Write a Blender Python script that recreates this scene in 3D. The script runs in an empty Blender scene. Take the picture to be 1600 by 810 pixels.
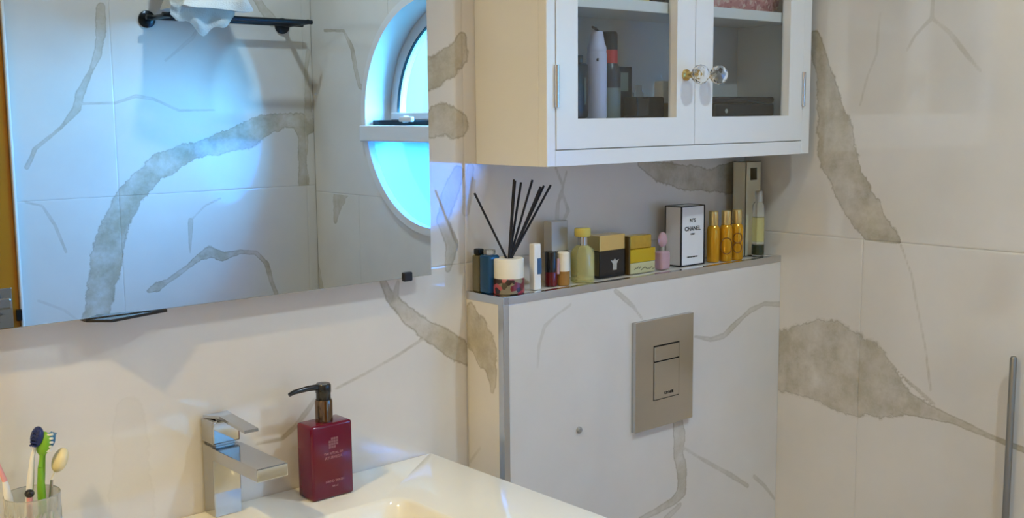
import bpy, bmesh, math, random
import numpy as np
from mathutils import Vector, Matrix, noise

# ------------------------------------------------------------------ camera, world, exposure
SC = bpy.context.scene
COL = SC.collection
X = 0.732      # right wall plane
W = 1.714      # room depth (front wall at y = -W)
XL = -1.75     # left wall plane
H = 2.38       # ceiling

cam_d = bpy.data.cameras.new('camera')
cam = bpy.data.objects.new('camera', cam_d)
COL.objects.link(cam)
cam_d.sensor_fit = 'HORIZONTAL'
cam_d.sensor_width = 36.0
cam_d.lens = 36.0 * 1735.42 / 1600.0
cam_d.clip_start = 0.02
_R = Vector((0.750506, -0.660803, -0.008944))
_U = Vector((0.0927926, 0.0919705, 0.9914287))
_F = Vector((0.6543166, 0.7449031, -0.1303421))
cam.matrix_world = Matrix(((_R.x, _U.x, -_F.x, -1.11765), (_R.y, _U.y, -_F.y, -1.38642),
                           (_R.z, _U.z, -_F.z, 1.41947), (0, 0, 0, 1)))
SC.camera = cam

SC.view_settings.view_transform = 'Standard'
SC.view_settings.look = 'None'
SC.view_settings.gamma = 1.0
SC.view_settings.use_curve_mapping = False
SC.view_settings.exposure = 0.04

world = bpy.data.worlds.new('sky')
SC.world = world
world.use_nodes = True
wn = world.node_tree
bg = wn.nodes['Background']
tc = wn.nodes.new('ShaderNodeTexCoord')
sep = wn.nodes.new('ShaderNodeSeparateXYZ')
ramp = wn.nodes.new('ShaderNodeValToRGB')
mr = wn.nodes.new('ShaderNodeMapRange')
wn.links.new(tc.outputs['Generated'], sep.inputs[0])
wn.links.new(sep.outputs['Z'], mr.inputs['Value'])
mr.inputs['From Min'].default_value = -1.0
wn.links.new(mr.outputs[0], ramp.inputs[0])
ramp.color_ramp.elements[0].color = (0.20, 0.95, 1.70, 1)
ramp.color_ramp.elements[0].position = 0.40
ramp.color_ramp.elements[1].color = (0.20, 1.00, 1.80, 1)
ramp.color_ramp.elements[1].position = 1.0
e = ramp.color_ramp.elements.new(0.53)
e.color = (0.36, 1.10, 1.80, 1)
wn.links.new(ramp.outputs[0], bg.inputs['Color'])
SKY = 3.0
bg.inputs['Strength'].default_value = SKY

# low, broad patch of bright sky beyond the round window
sun_d = bpy.data.lights.new('sun', 'SUN')
sun_d.energy = 88.0
sun_d.angle = math.radians(52)
sun_d.color = (0.11, 0.47, 1.0)
sun = bpy.data.objects.new('sun', sun_d)
COL.objects.link(sun)
sun.rotation_euler = Vector((-0.72, -0.60, -0.36)).to_track_quat('-Z', 'Y').to_euler()

WARM_P = 13.5
COOL_P = 7.2
WARM_C = (1.0, 0.76, 0.34)
COOL_C = (0.72, 0.88, 1.0)

# ------------------------------------------------------------------ materials
def lin(r, g, b):
    f = lambda c: (c / 255 / 12.92) if c / 255 <= 0.04045 else ((c / 255 + 0.055) / 1.055) ** 2.4
    return (f(r), f(g), f(b), 1.0)

def mat(name, color, rough=0.4, metal=0.0, ior=1.5, trans=0.0, emit=None, coat=0.0, nscale=0, namp=0.0, bump=0.0):
    m = bpy.data.materials.new(name)
    m.use_nodes = True
    nt = m.node_tree
    b = nt.nodes['Principled BSDF']
    col = color if len(color) == 4 else (*color, 1)
    b.inputs['Base Color'].default_value = col
    b.inputs['Roughness'].default_value = rough
    b.inputs['Metallic'].default_value = metal
    b.inputs['IOR'].default_value = ior
    b.inputs['Transmission Weight'].default_value = trans
    b.inputs['Coat Weight'].default_value = coat
    if emit:
        b.inputs['Emission Color'].default_value = (*emit[0], 1)
        b.inputs['Emission Strength'].default_value = emit[1]
    if nscale:
        n = nt.nodes.new('ShaderNodeTexNoise')
        n.inputs['Scale'].default_value = nscale
        n.inputs['Detail'].default_value = 4
        t = nt.nodes.new('ShaderNodeTexCoord')
        nt.links.new(t.outputs['Object'], n.inputs['Vector'])
        if namp:
            mx = nt.nodes.new('ShaderNodeMix')
            mx.data_type = 'RGBA'
            mx.inputs['A'].default_value = tuple(c * (1 - namp) for c in col[:3]) + (1,)
            mx.inputs['B'].default_value = tuple(min(1, c * (1 + namp)) for c in col[:3]) + (1,)
            nt.links.new(n.outputs['Fac'], mx.inputs['Factor'])
            nt.links.new(mx.outputs['Result'], b.inputs['Base Color'])
        if bump:
            bp = nt.nodes.new('ShaderNodeBump')
            bp.inputs['Strength'].default_value = bump
            bp.inputs['Distance'].default_value = 0.002
            nt.links.new(n.outputs['Fac'], bp.inputs['Height'])
            nt.links.new(bp.outputs['Normal'], b.inputs['Normal'])
    return m

def marble(name, ior=1.9):
    """polished porcelain: cream ground, veins driven by the per-tile 'vein' field"""
    m = bpy.data.materials.new(name)
    m.use_nodes = True
    nt = m.node_tree
    N, L = nt.nodes, nt.links
    b = N['Principled BSDF']
    b.inputs['Roughness'].default_value = 0.07
    b.inputs['IOR'].default_value = ior
    geo = N.new('ShaderNodeNewGeometry')
    def noise_(scale, detail, rough=0.55):
        n = N.new('ShaderNodeTexNoise')
        n.inputs['Scale'].default_value = scale
        n.inputs['Detail'].default_value = detail
        n.inputs['Roughness'].default_value = rough
        L.new(geo.outputs['Position'], n.inputs['Vector'])
        return n.outputs['Fac']
    def math_(op, a, c=None, cl=False):
        n = N.new('ShaderNodeMath')
        n.operation = op
        n.use_clamp = cl
        for i, v in enumerate((a, c)):
            if v is None: continue
            if isinstance(v, (int, float)): n.inputs[i].default_value = v
            else: L.new(v, n.inputs[i])
        return n.outputs[0]
    def attr(nm):
        a = N.new('ShaderNodeAttribute')
        a.attribute_name = nm
        return a.outputs['Fac']
    ve, hw, st = attr('vein'), attr('half_width'), attr('strength')
    n1 = math_('SUBTRACT', noise_(16, 3), 0.5)
    n2 = math_('SUBTRACT', noise_(70, 4, 0.65), 0.5)
    amp = math_('ADD', math_('MINIMUM', math_('MULTIPLY', hw, 0.66), 0.020), 0.0001)
    n0 = math_('SUBTRACT', noise_(7, 2), 0.5)
    jit = math_('MULTIPLY', math_('ADD', math_('ADD', math_('MULTIPLY', n1, 1.4), math_('MULTIPLY', n2, 1.1)), math_('MULTIPLY', n0, 1.6)), amp)
    v = math_('ADD', ve, jit)
    soft = math_('ADD', math_('MULTIPLY', hw, 0.10), 0.0020)
    t = math_('ADD', math_('DIVIDE', v, soft), 0.5, True)
    mass = math_('MULTIPLY', math_('SUBTRACT', noise_(15, 6, 0.65), 0.5), 2.6)
    s = math_('MULTIPLY', math_('MULTIPLY', t, st), math_('ADD', mass, 0.74, True), True)
    # darker thread along the border of the broad veins
    band = math_('SUBTRACT', 1.0, math_('ABSOLUTE', math_('DIVIDE', math_('SUBTRACT', v, 0.0012), 0.0022)), True)
    edge = math_('MULTIPLY', math_('MULTIPLY', band, st), math_('MULTIPLY', math_('MULTIPLY', hw, 100, True), 0.42))
    tone = N.new('ShaderNodeMix'); tone.data_type = 'RGBA'
    tone.inputs['A'].default_value = lin(168, 158, 138)
    tone.inputs['B'].default_value = lin(196, 186, 163)
    L.new(math_('MULTIPLY', math_('SUBTRACT', noise_(28, 6, 0.7), 0.3), 2.2, True), tone.inputs['Factor'])
    ground = N.new('ShaderNodeMix'); ground.data_type = 'RGBA'
    ground.inputs['A'].default_value = lin(226, 220, 210)
    ground.inputs['B'].default_value = lin(215, 209, 199)
    L.new(math_('MULTIPLY', math_('SUBTRACT', noise_(3.5, 5), 0.35), 2.5, True), ground.inputs['Factor'])
    mx = N.new('ShaderNodeMix'); mx.data_type = 'RGBA'
    L.new(s, mx.inputs['Factor'])
    L.new(ground.outputs['Result'], mx.inputs['A'])
    L.new(tone.outputs['Result'], mx.inputs['B'])
    mx2 = N.new('ShaderNodeMix'); mx2.data_type = 'RGBA'
    L.new(edge, mx2.inputs['Factor'])
    L.new(mx.outputs['Result'], mx2.inputs['A'])
    mx2.inputs['B'].default_value = lin(125, 114, 92)
    L.new(mx2.outputs['Result'], b.inputs['Base Color'])
    return m

M = {}
M['marble'] = marble('polished_marble_tile')
M['grout'] = mat('grout', lin(200, 193, 180), 0.8)
M['ceiling'] = mat('ceiling_paint', lin(236, 233, 226), 0.9, nscale=40, bump=0.05)
M['floor_back'] = mat('floor_grout', lin(120, 116, 110), 0.8)
M['floor_tile'] = mat('floor_tile', lin(168, 162, 152), 0.25, nscale=4, namp=0.1)
M['ceramic'] = mat('white_ceramic', lin(238, 234, 222), 0.08, ior=1.6)
M['chrome'] = mat('chrome', (0.52, 0.53, 0.55), 0.06, 1.0)
M['trim'] = mat('polished_steel_trim', (0.60, 0.62, 0.66), 0.18, 1.0)
M['brushed'] = mat('satin_steel', (0.56, 0.555, 0.54), 0.22, 1.0, nscale=90, namp=0.04)
M['darkmetal'] = mat('dark_metal', (0.035, 0.04, 0.045), 0.25, 0.9)
M['mirror'] = mat('mirror_silver', (0.54, 0.575, 0.585), 0.0, 1.0)
M['mirror_back'] = mat('mirror_backing', lin(120, 118, 112), 0.5)
M['cabinet'] = mat('white_lacquer', lin(233, 231, 225), 0.22, ior=1.5)
M['cabinet_in'] = mat('cabinet_lining', lin(205, 206, 204), 0.5)
M['gap'] = mat('black_print', (0.03, 0.03, 0.03), 0.9)  # plain matt black for the small carton print and script lettering
M['brass'] = mat('brass', (0.62, 0.42, 0.14), 0.2, 1.0)
M['crystal'] = mat('crystal', (1, 1, 1), 0.0, 0, 1.5, 1.0)
M['door'] = mat('varnished_pine', lin(186, 114, 16), 0.3, nscale=6, namp=0.12)
M['vanity'] = mat('vanity_white', lin(225, 222, 214), 0.3)
M['black'] = mat('black_gloss', (0.012, 0.012, 0.014), 0.15)
M['blackmatt'] = mat('black_matt', (0.012, 0.012, 0.016), 0.6)
M['reed'] = mat('black_reed', (0.010, 0.009, 0.012), 0.7, nscale=200, bump=0.2)
M['white'] = mat('white_plastic', lin(235, 232, 224), 0.3)
M['card'] = mat('white_card', lin(232, 230, 226), 0.5)
M['upvc'] = mat('white_window_plastic', lin(225, 222, 220), 0.25)
M['towel'] = mat('towel_cotton', lin(232, 230, 222), 0.95, nscale=250, bump=0.8)

def glass_pane(name, tint, gl=0.08):
    m = bpy.data.materials.new(name)
    m.use_nodes = True
    nt = m.node_tree
    nt.nodes.remove(nt.nodes['Principled BSDF'])
    out = nt.nodes['Material Output']
    tr = nt.nodes.new('ShaderNodeBsdfTransparent'); tr.inputs[0].default_value = (*tint, 1)
    g = nt.nodes.new('ShaderNodeBsdfGlossy'); g.inputs['Roughness'].default_value = 0.0
    lw = nt.nodes.new('ShaderNodeLayerWeight')
    pw = nt.nodes.new('ShaderNodeMath'); pw.operation = 'POWER'; pw.inputs[1].default_value = 4.0
    fr = nt.nodes.new('ShaderNodeMath'); fr.operation = 'MULTIPLY_ADD'; fr.inputs[1].default_value = 0.92; fr.inputs[2].default_value = gl
    nt.links.new(lw.outputs['Facing'], pw.inputs[0]); nt.links.new(pw.outputs[0], fr.inputs[0])
    mx = nt.nodes.new('ShaderNodeMixShader')
    nt.links.new(fr.outputs[0], mx.inputs[0])
    nt.links.new(tr.outputs[0], mx.inputs[1]); nt.links.new(g.outputs[0], mx.inputs[2])
    nt.links.new(mx.outputs[0], out.inputs[0])
    return m
M['pane_clear'] = glass_pane('clear_window_glass', (0.95, 0.97, 0.97))
M['pane_blue'] = glass_pane('blue_tinted_window_glass', (0.42, 0.50, 0.98))
def frosted(name, tint, through):
    m = bpy.data.materials.new(name); m.use_nodes = True; nt = m.node_tree
    nt.nodes.remove(nt.nodes['Principled BSDF'])
    tl = nt.nodes.new('ShaderNodeBsdfTranslucent'); tl.inputs[0].default_value = (*tint, 1)
    tr = nt.nodes.new('ShaderNodeBsdfTransparent'); tr.inputs[0].default_value = (*tint, 1)
    mx = nt.nodes.new('ShaderNodeMixShader'); mx.inputs[0].default_value = through
    nt.links.new(tl.outputs[0], mx.inputs[1]); nt.links.new(tr.outputs[0], mx.inputs[2])
    nt.links.new(mx.outputs[0], nt.nodes['Material Output'].inputs[0]); return m
M['pane_blue'] = frosted('blue_frosted_window_glass', (0.18, 0.30, 0.55), 0.35)
M['pane_cab'] = glass_pane('cabinet_glass', (0.92, 0.94, 0.94), 0.04)

# ------------------------------------------------------------------ object helpers
def origin(o):
    v = Vector((0, 0, 0))
    while o is not None:
        v += o.location
        o = o.parent
    return v

def empty(name, loc, label, cat, group=None):
    o = bpy.data.objects.new(name, None)
    COL.objects.link(o)
    o.location = loc
    o.empty_display_size = 0.02
    tag(o, label, cat, group)
    return o

def tag(o, label=None, cat=None, group=None, kind=None):
    if label: o['label'] = label
    if cat: o['category'] = cat
    if group: o['group'] = group
    if kind: o['kind'] = kind
    return o

def link(name, me, m, parent=None, smooth=False, label=None):
    o = bpy.data.objects.new(name, me)
    COL.objects.link(o)
    if m is not None and not me.materials: me.materials.append(m)
    if parent is not None:
        o.parent = parent
    if smooth:
        for p in me.polygons: p.use_smooth = True
    if label: o['label'] = label
    return o

class MB:
    """collects shapes given in world metres; build() links them as one mesh object"""
    def __init__(s):
        s.bm = bmesh.new()
    def box(s, x0, x1, y0, y1, z0, z1, bev=0.0, seg=2):
        t = bmesh.new()
        bmesh.ops.create_cube(t, size=1)
        bmesh.ops.scale(t, vec=(abs(x1 - x0), abs(y1 - y0), abs(z1 - z0)), verts=t.verts)
        bmesh.ops.translate(t, vec=((x0 + x1) / 2, (y0 + y1) / 2, (z0 + z1) / 2), verts=t.verts)
        if bev: bmesh.ops.bevel(t, geom=t.edges[:], offset=bev, segments=seg, affect='EDGES', profile=0.5)
        s.add(t); return s
    def add(s, t, mtx=None):
        if mtx is not None: bmesh.ops.transform(t, matrix=mtx, verts=t.verts)
        me = bpy.data.meshes.new('tmp'); t.to_mesh(me); t.free()
        s.bm.from_mesh(me); bpy.data.meshes.remove(me)
    def lathe(s, c, prof, n=28, axis='Z', sx=1.0, sy=1.0):
        t = bmesh.new(); rings = []
        for r, z in prof:
            if r < 1e-6: rings.append([t.verts.new((0, 0, z))])
            else: rings.append([t.verts.new((r * math.cos(2 * math.pi * k / n) * sx, r * math.sin(2 * math.pi * k / n) * sy, z)) for k in range(n)])
        for a, b in zip(rings[:-1], rings[1:]):
            for k in range(n):
                k2 = (k + 1) % n
                if len(a) == 1 and len(b) == 1: continue
                if len(a) == 1: t.faces.new((a[0], b[k2], b[k]))
                elif len(b) == 1: t.faces.new((a[k], a[k2], b[0]))
                else: t.faces.new((a[k], a[k2], b[k2], b[k]))
        if len(rings[0]) > 1: t.faces.new(rings[0][::-1])
        if len(rings[-1]) > 1: t.faces.new(rings[-1])
        mt = Matrix.Translation(c)
        if axis == 'Y-': mt = mt @ Matrix.Rotation(math.radians(90), 4, 'X')
        if axis == 'Y+': mt = mt @ Matrix.Rotation(math.radians(-90), 4, 'X')
        if axis == 'X-': mt = mt @ Matrix.Rotation(math.radians(-90), 4, 'Y')
        if axis == 'X+': mt = mt @ Matrix.Rotation(math.radians(90), 4, 'Y')
        s.add(t, mt); return s
    def rod(s, p0, p1, r0, r1=None, n=10):
        p0, p1 = Vector(p0), Vector(p1); r1 = r0 if r1 is None else r1
        d = p1 - p0
        t = bmesh.new()
        bmesh.ops.create_cone(t, cap_ends=True, segments=n, radius1=r0, radius2=r1, depth=d.length)
        q = d.to_track_quat('Z', 'Y').to_matrix().to_4x4()
        s.add(t, Matrix.Translation((p0 + p1) / 2) @ q); return s
    def tube(s, pts, rads, n=10, flat=1.0):
        t = bmesh.new(); rings = []
        pts = [Vector(p) for p in pts]
        for i, p in enumerate(pts):
            d = (pts[min(i + 1, len(pts) - 1)] - pts[max(i - 1, 0)]).normalized()
            a = d.orthogonal() if abs(d.z) > .99 else d.cross(Vector((0, 0, 1)))
            a = Vector((1, 0, 0)) - d * d.x if abs(d.x) < .9 else Vector((0, 1, 0)) - d * d.y
            a.normalize(); b = d.cross(a).normalized()
            r = rads[i] if isinstance(rads, (list, tuple)) else rads
            rings.append([t.verts.new(p + a * r * math.cos(2 * math.pi * k / n) + b * r * flat * math.sin(2 * math.pi * k / n)) for k in range(n)])
        for a, b in zip(rings[:-1], rings[1:]):
            for k in range(n): t.faces.new((a[k], a[(k + 1) % n], b[(k + 1) % n], b[k]))
        t.faces.new(rings[0][::-1]); t.faces.new(rings[-1])
        s.add(t); return s
    def sphere(s, c, r, sc=(1, 1, 1), u=20, v=14):
        t = bmesh.new()
        bmesh.ops.create_uvsphere(t, u_segments=u, v_segments=v, radius=r)
        s.add(t, Matrix.Translation(c) @ Matrix.Diagonal((*sc, 1))); return s
    def ring(s, yc, zc, r0, r1, x0, x1, a0=0.0, a1=2 * math.pi, n=96):
        """annulus (or arc of one) around the x axis"""
        t = bmesh.new(); full = a1 - a0 > 6.28
        n = n if full else max(12, int(n * (a1 - a0) / 6.28))
        R = []
        for k in range(n if full else n + 1):
            a = a0 + (a1 - a0) * k / n
            c, q = math.cos(a), math.sin(a)
            R.append([t.verts.new((xx, yc + r * c, zc + r * q)) for xx, r in ((x0, r0), (x0, r1), (x1, r1), (x1, r0))])
        m = len(R)
        for k in range(m if full else m - 1):
            A, B = R[k], R[(k + 1) % m]
            for j in range(4): t.faces.new((A[j], B[j], B[(j + 1) % 4], A[(j + 1) % 4]))
        if not full:
            t.faces.new(R[0]); t.faces.new(R[-1][::-1])
        s.add(t); return s
    def poly(s, pts, y0, y1):
        """polygon in x-z extruded in y"""
        t = bmesh.new()
        a = [t.verts.new((x, y0, z)) for x, z in pts]; b = [t.verts.new((x, y1, z)) for x, z in pts]
        t.faces.new(a); t.faces.new(b[::-1])
        for k in range(len(pts)):
            k2 = (k + 1) % len(pts); t.faces.new((a[k2], a[k], b[k], b[k2]))
        s.add(t); return s
    def build(s, name, m, parent=None, smooth=False, label=None):
        if parent is not None:
            bmesh.ops.translate(s.bm, vec=-origin(parent), verts=s.bm.verts)
        bmesh.ops.recalc_face_normals(s.bm, faces=s.bm.faces)
        me = bpy.data.meshes.new(name); s.bm.to_mesh(me); s.bm.free()
        o = link(name, me, M[m] if isinstance(m, str) else m, parent, False, label)
        if smooth:
            for p in me.polygons: p.use_smooth = True
            me.set_sharp_from_angle(angle=math.radians(38))
        return o

def own(o, loc):
    """give a one-mesh thing its base as origin"""
    v = Vector(loc)
    o.data.transform(Matrix.Translation(-v)); o.location = v
    return o

def dup(o, parent=None):
    c = o.copy(); COL.objects.link(c)
    if parent is not None: c.parent = parent
    for ch in list(o.children): dup(ch, c)
    return c

def text(s, size, x, y, z, m, parent, name='lettering', depth=0.0003, align='CENTER', rotz=0.0, spacing=1.0):
    """lettering on a face that looks towards -y (rotz turns it)"""
    cu = bpy.data.curves.new('tmp_text', 'FONT')
    cu.body = s; cu.size = size; cu.align_x = align; cu.align_y = 'CENTER'; cu.extrude = depth; cu.resolution_u = 2
    cu.space_character = spacing
    to = bpy.data.objects.new('tmp_text', cu); COL.objects.link(to)
    me = bpy.data.meshes.new_from_object(to)
    bpy.data.objects.remove(to); bpy.data.curves.remove(cu)
    me.materials.clear()
    me.transform(Matrix.Translation(Vector((x, y, z)) - origin(parent)) @ Matrix.Rotation(rotz, 4, 'Z') @ Matrix.Rotation(math.radians(90), 4, 'X'))
    return link(name, me, M[m] if isinstance(m, str) else m, parent)

# ------------------------------------------------------------------ veins of the marble and one painted wall reflection (wall coordinates in metres: along, up, half width)
VEINS = {
 'back': [
   ([(-0.162,1.167,0.0066),(-0.149,1.141,0.0085),(-0.119,1.11,0.0124),(-0.083,1.082,0.0144),(-0.045,1.059,0.0177),(-0.015,1.038,0.0192),(0.007,1.022,0.015)],1.0,None) ,
   ([(-0.134,1.164,0.0036),(-0.139,1.145,0.0061)],0.7,None) ,
   ([(-0.089,1.067,0.0023),(-0.139,1.048,0.0022),(-0.199,1.029,0.0021),(-0.251,1.015,0.0016)],0.6,None) ,
   ([(-0.385,0.958,0.0019),(-0.344,0.957,0.003),(-0.323,0.97,0.0043),(-0.303,0.988,0.0044),(-0.287,1.005,0.0028)],0.75,None) ,
   ([(-0.08,1.471,0.0223),(-0.042,1.491,0.0248),(-0.008,1.512,0.0204),(-0.0,1.537,0.01)],1,(1.34,9)) ,
   ([(-0.081,1.398,0.0203),(-0.044,1.412,0.0248),(-0.011,1.402,0.0207)],1,(1.34,9)) ,
   ([(-0.013,1.326,0.0126),(-0.031,1.291,0.0178),(-0.045,1.252,0.0127),(-0.027,1.213,0.0116),(-0.036,1.174,0.0065)],0.8,None) ,
   ([(0.013,1.333,0.008),(0.002,1.264,0.008)],0.5,None) ,
   ([(-0.566,1.042,0.0185),(-0.565,0.99,0.0256),(-0.569,0.913,0.0293)],0.10,None) ,  # warm reflection on the wall, painted in as a faint vein
   ([(0.202,1.326,0.0042),(0.22,1.292,0.0046),(0.207,1.264,0.0046),(0.204,1.234,0.0046)],0.6,None) ,
   ([(0.228,1.318,0.0031),(0.217,1.283,0.0031),(0.232,1.249,0.0046),(0.22,1.233,0.0029)],0.6,None) ,
   ([(0.417,1.326,0.0073),(0.47,1.308,0.0196),(0.535,1.293,0.0246),(0.623,1.282,0.024),(0.704,1.29,0.0317)],1,None) ,
 ],
 'side': [
   ([(-0.011,1.096,0.0195),(-0.026,1.069,0.0335),(-0.047,1.043,0.0318),(-0.061,1.017,0.0162),(-0.065,0.991,0.008),(-0.063,0.979,0.0046)],1,None) ,
   ([(-0.005,0.849,0.0025),(-0.031,0.878,0.0024)],0.5,None) ,
 ],
 'box': [
   ([(0.147,1.105,0.0024),(0.115,1.092,0.0025),(0.088,1.077,0.0041),(0.075,1.047,0.0036),(0.072,1.011,0.0021)],0.4,None) ,
   ([(0.466,1.007,0.0024),(0.513,0.994,0.0048),(0.552,0.995,0.0057),(0.59,1.014,0.0063),(0.634,1.034,0.0059),(0.681,1.042,0.0053),(0.733,1.034,0.0064)],0.75,None) ,
   ([(0.254,1.116,0.0059),(0.275,1.101,0.006),(0.3,1.082,0.0038),(0.322,1.059,0.0026)],0.7,None) ,
   ([(0.42,0.865,0.0122),(0.426,0.827,0.0143),(0.424,0.791,0.0123),(0.436,0.751,0.014),(0.436,0.717,0.0135),(0.408,0.703,0.0075),(0.354,0.695,0.0055),(0.32,0.692,0.0054)],0.85,None) ,
   ([(0.43,0.691,0.0049),(0.39,0.674,0.0064)],0.7,None) ,
   ([(0.439,0.8,0.0024),(0.48,0.774,0.0025),(0.528,0.746,0.0037),(0.578,0.717,0.0051),(0.637,0.68,0.0052)],0.6,None) ,
   ([(0.657,0.695,0.0041),(0.694,0.666,0.0043),(0.728,0.631,0.0031)],0.5,None) ,
 ],
 'C': [
   ([(-0.156,1.555,0.0135),(-0.171,1.513,0.0188),(-0.186,1.476,0.0216),(-0.196,1.434,0.0246),(-0.204,1.386,0.0314),(-0.218,1.326,0.0406),(-0.238,1.284,0.0319),(-0.265,1.243,0.0313),(-0.291,1.21,0.0284),(-0.314,1.181,0.0308),(-0.321,1.17,0.0309)],1,(1.178,9)) ,
   ([(-0.35,1.175,0.0019),(-0.373,1.123,0.0025),(-0.383,1.078,0.0025),(-0.405,0.993,0.0025),(-0.418,0.918,0.0019)],0.5,None) ,
   ([(-0.059,0.919,0.0592),(-0.1,0.926,0.0656),(-0.16,0.928,0.0752),(-0.215,0.929,0.0802),(-0.268,0.921,0.0761),(-0.314,0.904,0.055),(-0.354,0.892,0.0334),(-0.402,0.879,0.0149),(-0.463,0.872,0.0073),(-0.533,0.856,0.0048),(-0.6,0.844,0.0046)],0.95,None) ,
   ([(-0.311,0.978,0.0027),(-0.356,0.937,0.004),(-0.394,0.914,0.0039),(-0.426,0.894,0.0026)],0.8,None) ,
   ([(-0.394,1.629,0.0024),(-0.392,1.577,0.0036),(-0.362,1.549,0.0025),(-0.348,1.524,0.0019)],0.4,None) ,
   ([(-0.392,1.577,0.0032),(-0.427,1.549,0.0032),(-0.46,1.508,0.0032),(-0.483,1.484,0.0016)],0.4,None) ,
   ([(-0.292,1.593,0.0019),(-0.288,1.519,0.0026),(-0.271,1.48,0.0026),(-0.258,1.428,0.002)],0.35,None) ,
   ([(-1.636,1.674,0.0038),(-1.529,1.667,0.0052),(-1.487,1.615,0.0078),(-1.47,1.549,0.0082),(-1.452,1.502,0.0078),(-1.399,1.488,0.0059)],0.8,None) ,
   ([(-1.501,1.196,0.0058),(-1.558,1.186,0.0205),(-1.589,1.149,0.029),(-1.606,1.094,0.0104)],0.7,(1.0,1.178)) ,
   ([(-1.741,0.972,0.0112),(-1.713,0.923,0.0115),(-1.701,0.873,0.0117)],0.6,None) ,
 ],
 'front': [
   ([(0.01,0.826,0.0432),(0.04,0.966,0.0414),(0.063,1.063,0.0416),(0.089,1.132,0.0399),(0.135,1.201,0.0364),(0.204,1.268,0.0329),(0.302,1.312,0.0295),(0.403,1.337,0.0281),(0.498,1.36,0.0326),(0.552,1.386,0.031),(0.619,1.404,0.0233),(0.681,1.403,0.0238),(0.713,1.389,0.0246)],1,None) ,
   ([(0.667,1.39,0.011),(0.693,1.35,0.0137),(0.686,1.281,0.0182),(0.688,1.209,0.0183)],0.9,(1.2,9)) ,
   ([(0.713,1.399,0.016),(0.715,1.458,0.0115),(0.71,1.557,0.0068),(0.721,1.616,0.0067)],0.6,None) ,
   ([(0.17,0.925,0.0057),(0.201,0.936,0.0171),(0.229,0.946,0.0077),(0.285,0.978,0.0078),(0.331,1.008,0.0118),(0.364,1.02,0.0171),(0.404,1.003,0.0115),(0.461,1.011,0.0078),(0.514,1.004,0.0078),(0.548,0.968,0.0084),(0.563,0.91,0.0064),(0.579,0.868,0.0064)],1,None) ,
   ([(0.08,1.716,0.0104),(0.074,1.648,0.0139),(0.063,1.588,0.0137),(0.038,1.536,0.0067),(0.007,1.479,0.0101),(-0.001,1.442,0.01),(-0.048,1.391,0.005),(-0.117,1.338,0.0065),(-0.142,1.289,0.0065)],0.7,None) ,
   ([(0.005,1.455,0.0034),(0.104,1.457,0.0035),(0.163,1.476,0.0053),(0.214,1.468,0.0036),(0.289,1.435,0.0037),(0.398,1.436,0.0028)],0.5,None) ,
   ([(-0.151,1.198,0.0034),(-0.109,1.186,0.0034),(-0.079,1.132,0.0042),(-0.054,1.057,0.0034)],0.55,None) ,
   ([(0.308,1.117,0.0079),(0.301,1.023,0.003)],0.6,None) ,
   ([(0.308,1.117,0.0029),(0.354,1.157,0.0029),(0.406,1.177,0.0029)],0.5,None) ,
   ([(0.543,1.775,0.0107),(0.567,1.739,0.015),(0.6,1.7,0.0129)],0.8,None) ,
   ([(-0.135,0.933,0.0034),(-0.069,0.899,0.0034),(-0.036,0.868,0.0034)],0.3,None) ,
   ([(0.254,1.575,0.0035),(0.338,1.641,0.0054),(0.376,1.696,0.0037)],0.3,None) ,
 ],
}

def random_veins(seed, a0, a1, b0, b1, n):
    r = random.Random(seed); out = []
    for i in range(n):
        a, b = r.uniform(a0, a1), r.uniform(b0, b1)
        ang = r.uniform(0, 6.28); broad = i % 3 == 0
        hw = r.uniform(.010, .028) if broad else r.uniform(.0015, .004)
        q = []
        for k in range(r.randint(7, 12)):
            q.append((a, b, hw * r.uniform(.6, 1.3)))
            ang += r.uniform(-.55, .55)
            a += .07 * math.cos(ang); b += .09 * math.sin(ang)
        q.append((a, b, .001))
        out.append((q, 1.0 if broad else r.uniform(.35, .7), None))
    return out

def field(A, B, veins):
    """signed vein field: >0 inside a vein; with local half width and strength"""
    best = np.full(A.shape, -0.08); hw = np.zeros(A.shape); st = np.zeros(A.shape)
    for q, s, clip in veins:
        for (a0, b0, w0), (a1, b1, w1) in zip(q[:-1], q[1:]):
            pad = 0.09
            if max(a0, a1) + pad < A.min() or min(a0, a1) - pad > A.max() or max(b0, b1) + pad < B.min() or min(b0, b1) - pad > B.max(): continue
            da, db = a1 - a0, b1 - b0
            t = np.clip(((A - a0) * da + (B - b0) * db) / (da * da + db * db + 1e-12), 0, 1)
            w = np.maximum(w0 + (w1 - w0) * t, .0022)
            d = w - np.hypot(A - a0 - t * da, B - b0 - t * db)
            if clip: d = np.where((B > clip[0]) & (B < clip[1]), d, -0.08)
            k = d > best
            best = np.where(k, d, best); hw = np.where(k, w, hw); st = np.where(k, s, st)
    return best, hw, st

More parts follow.
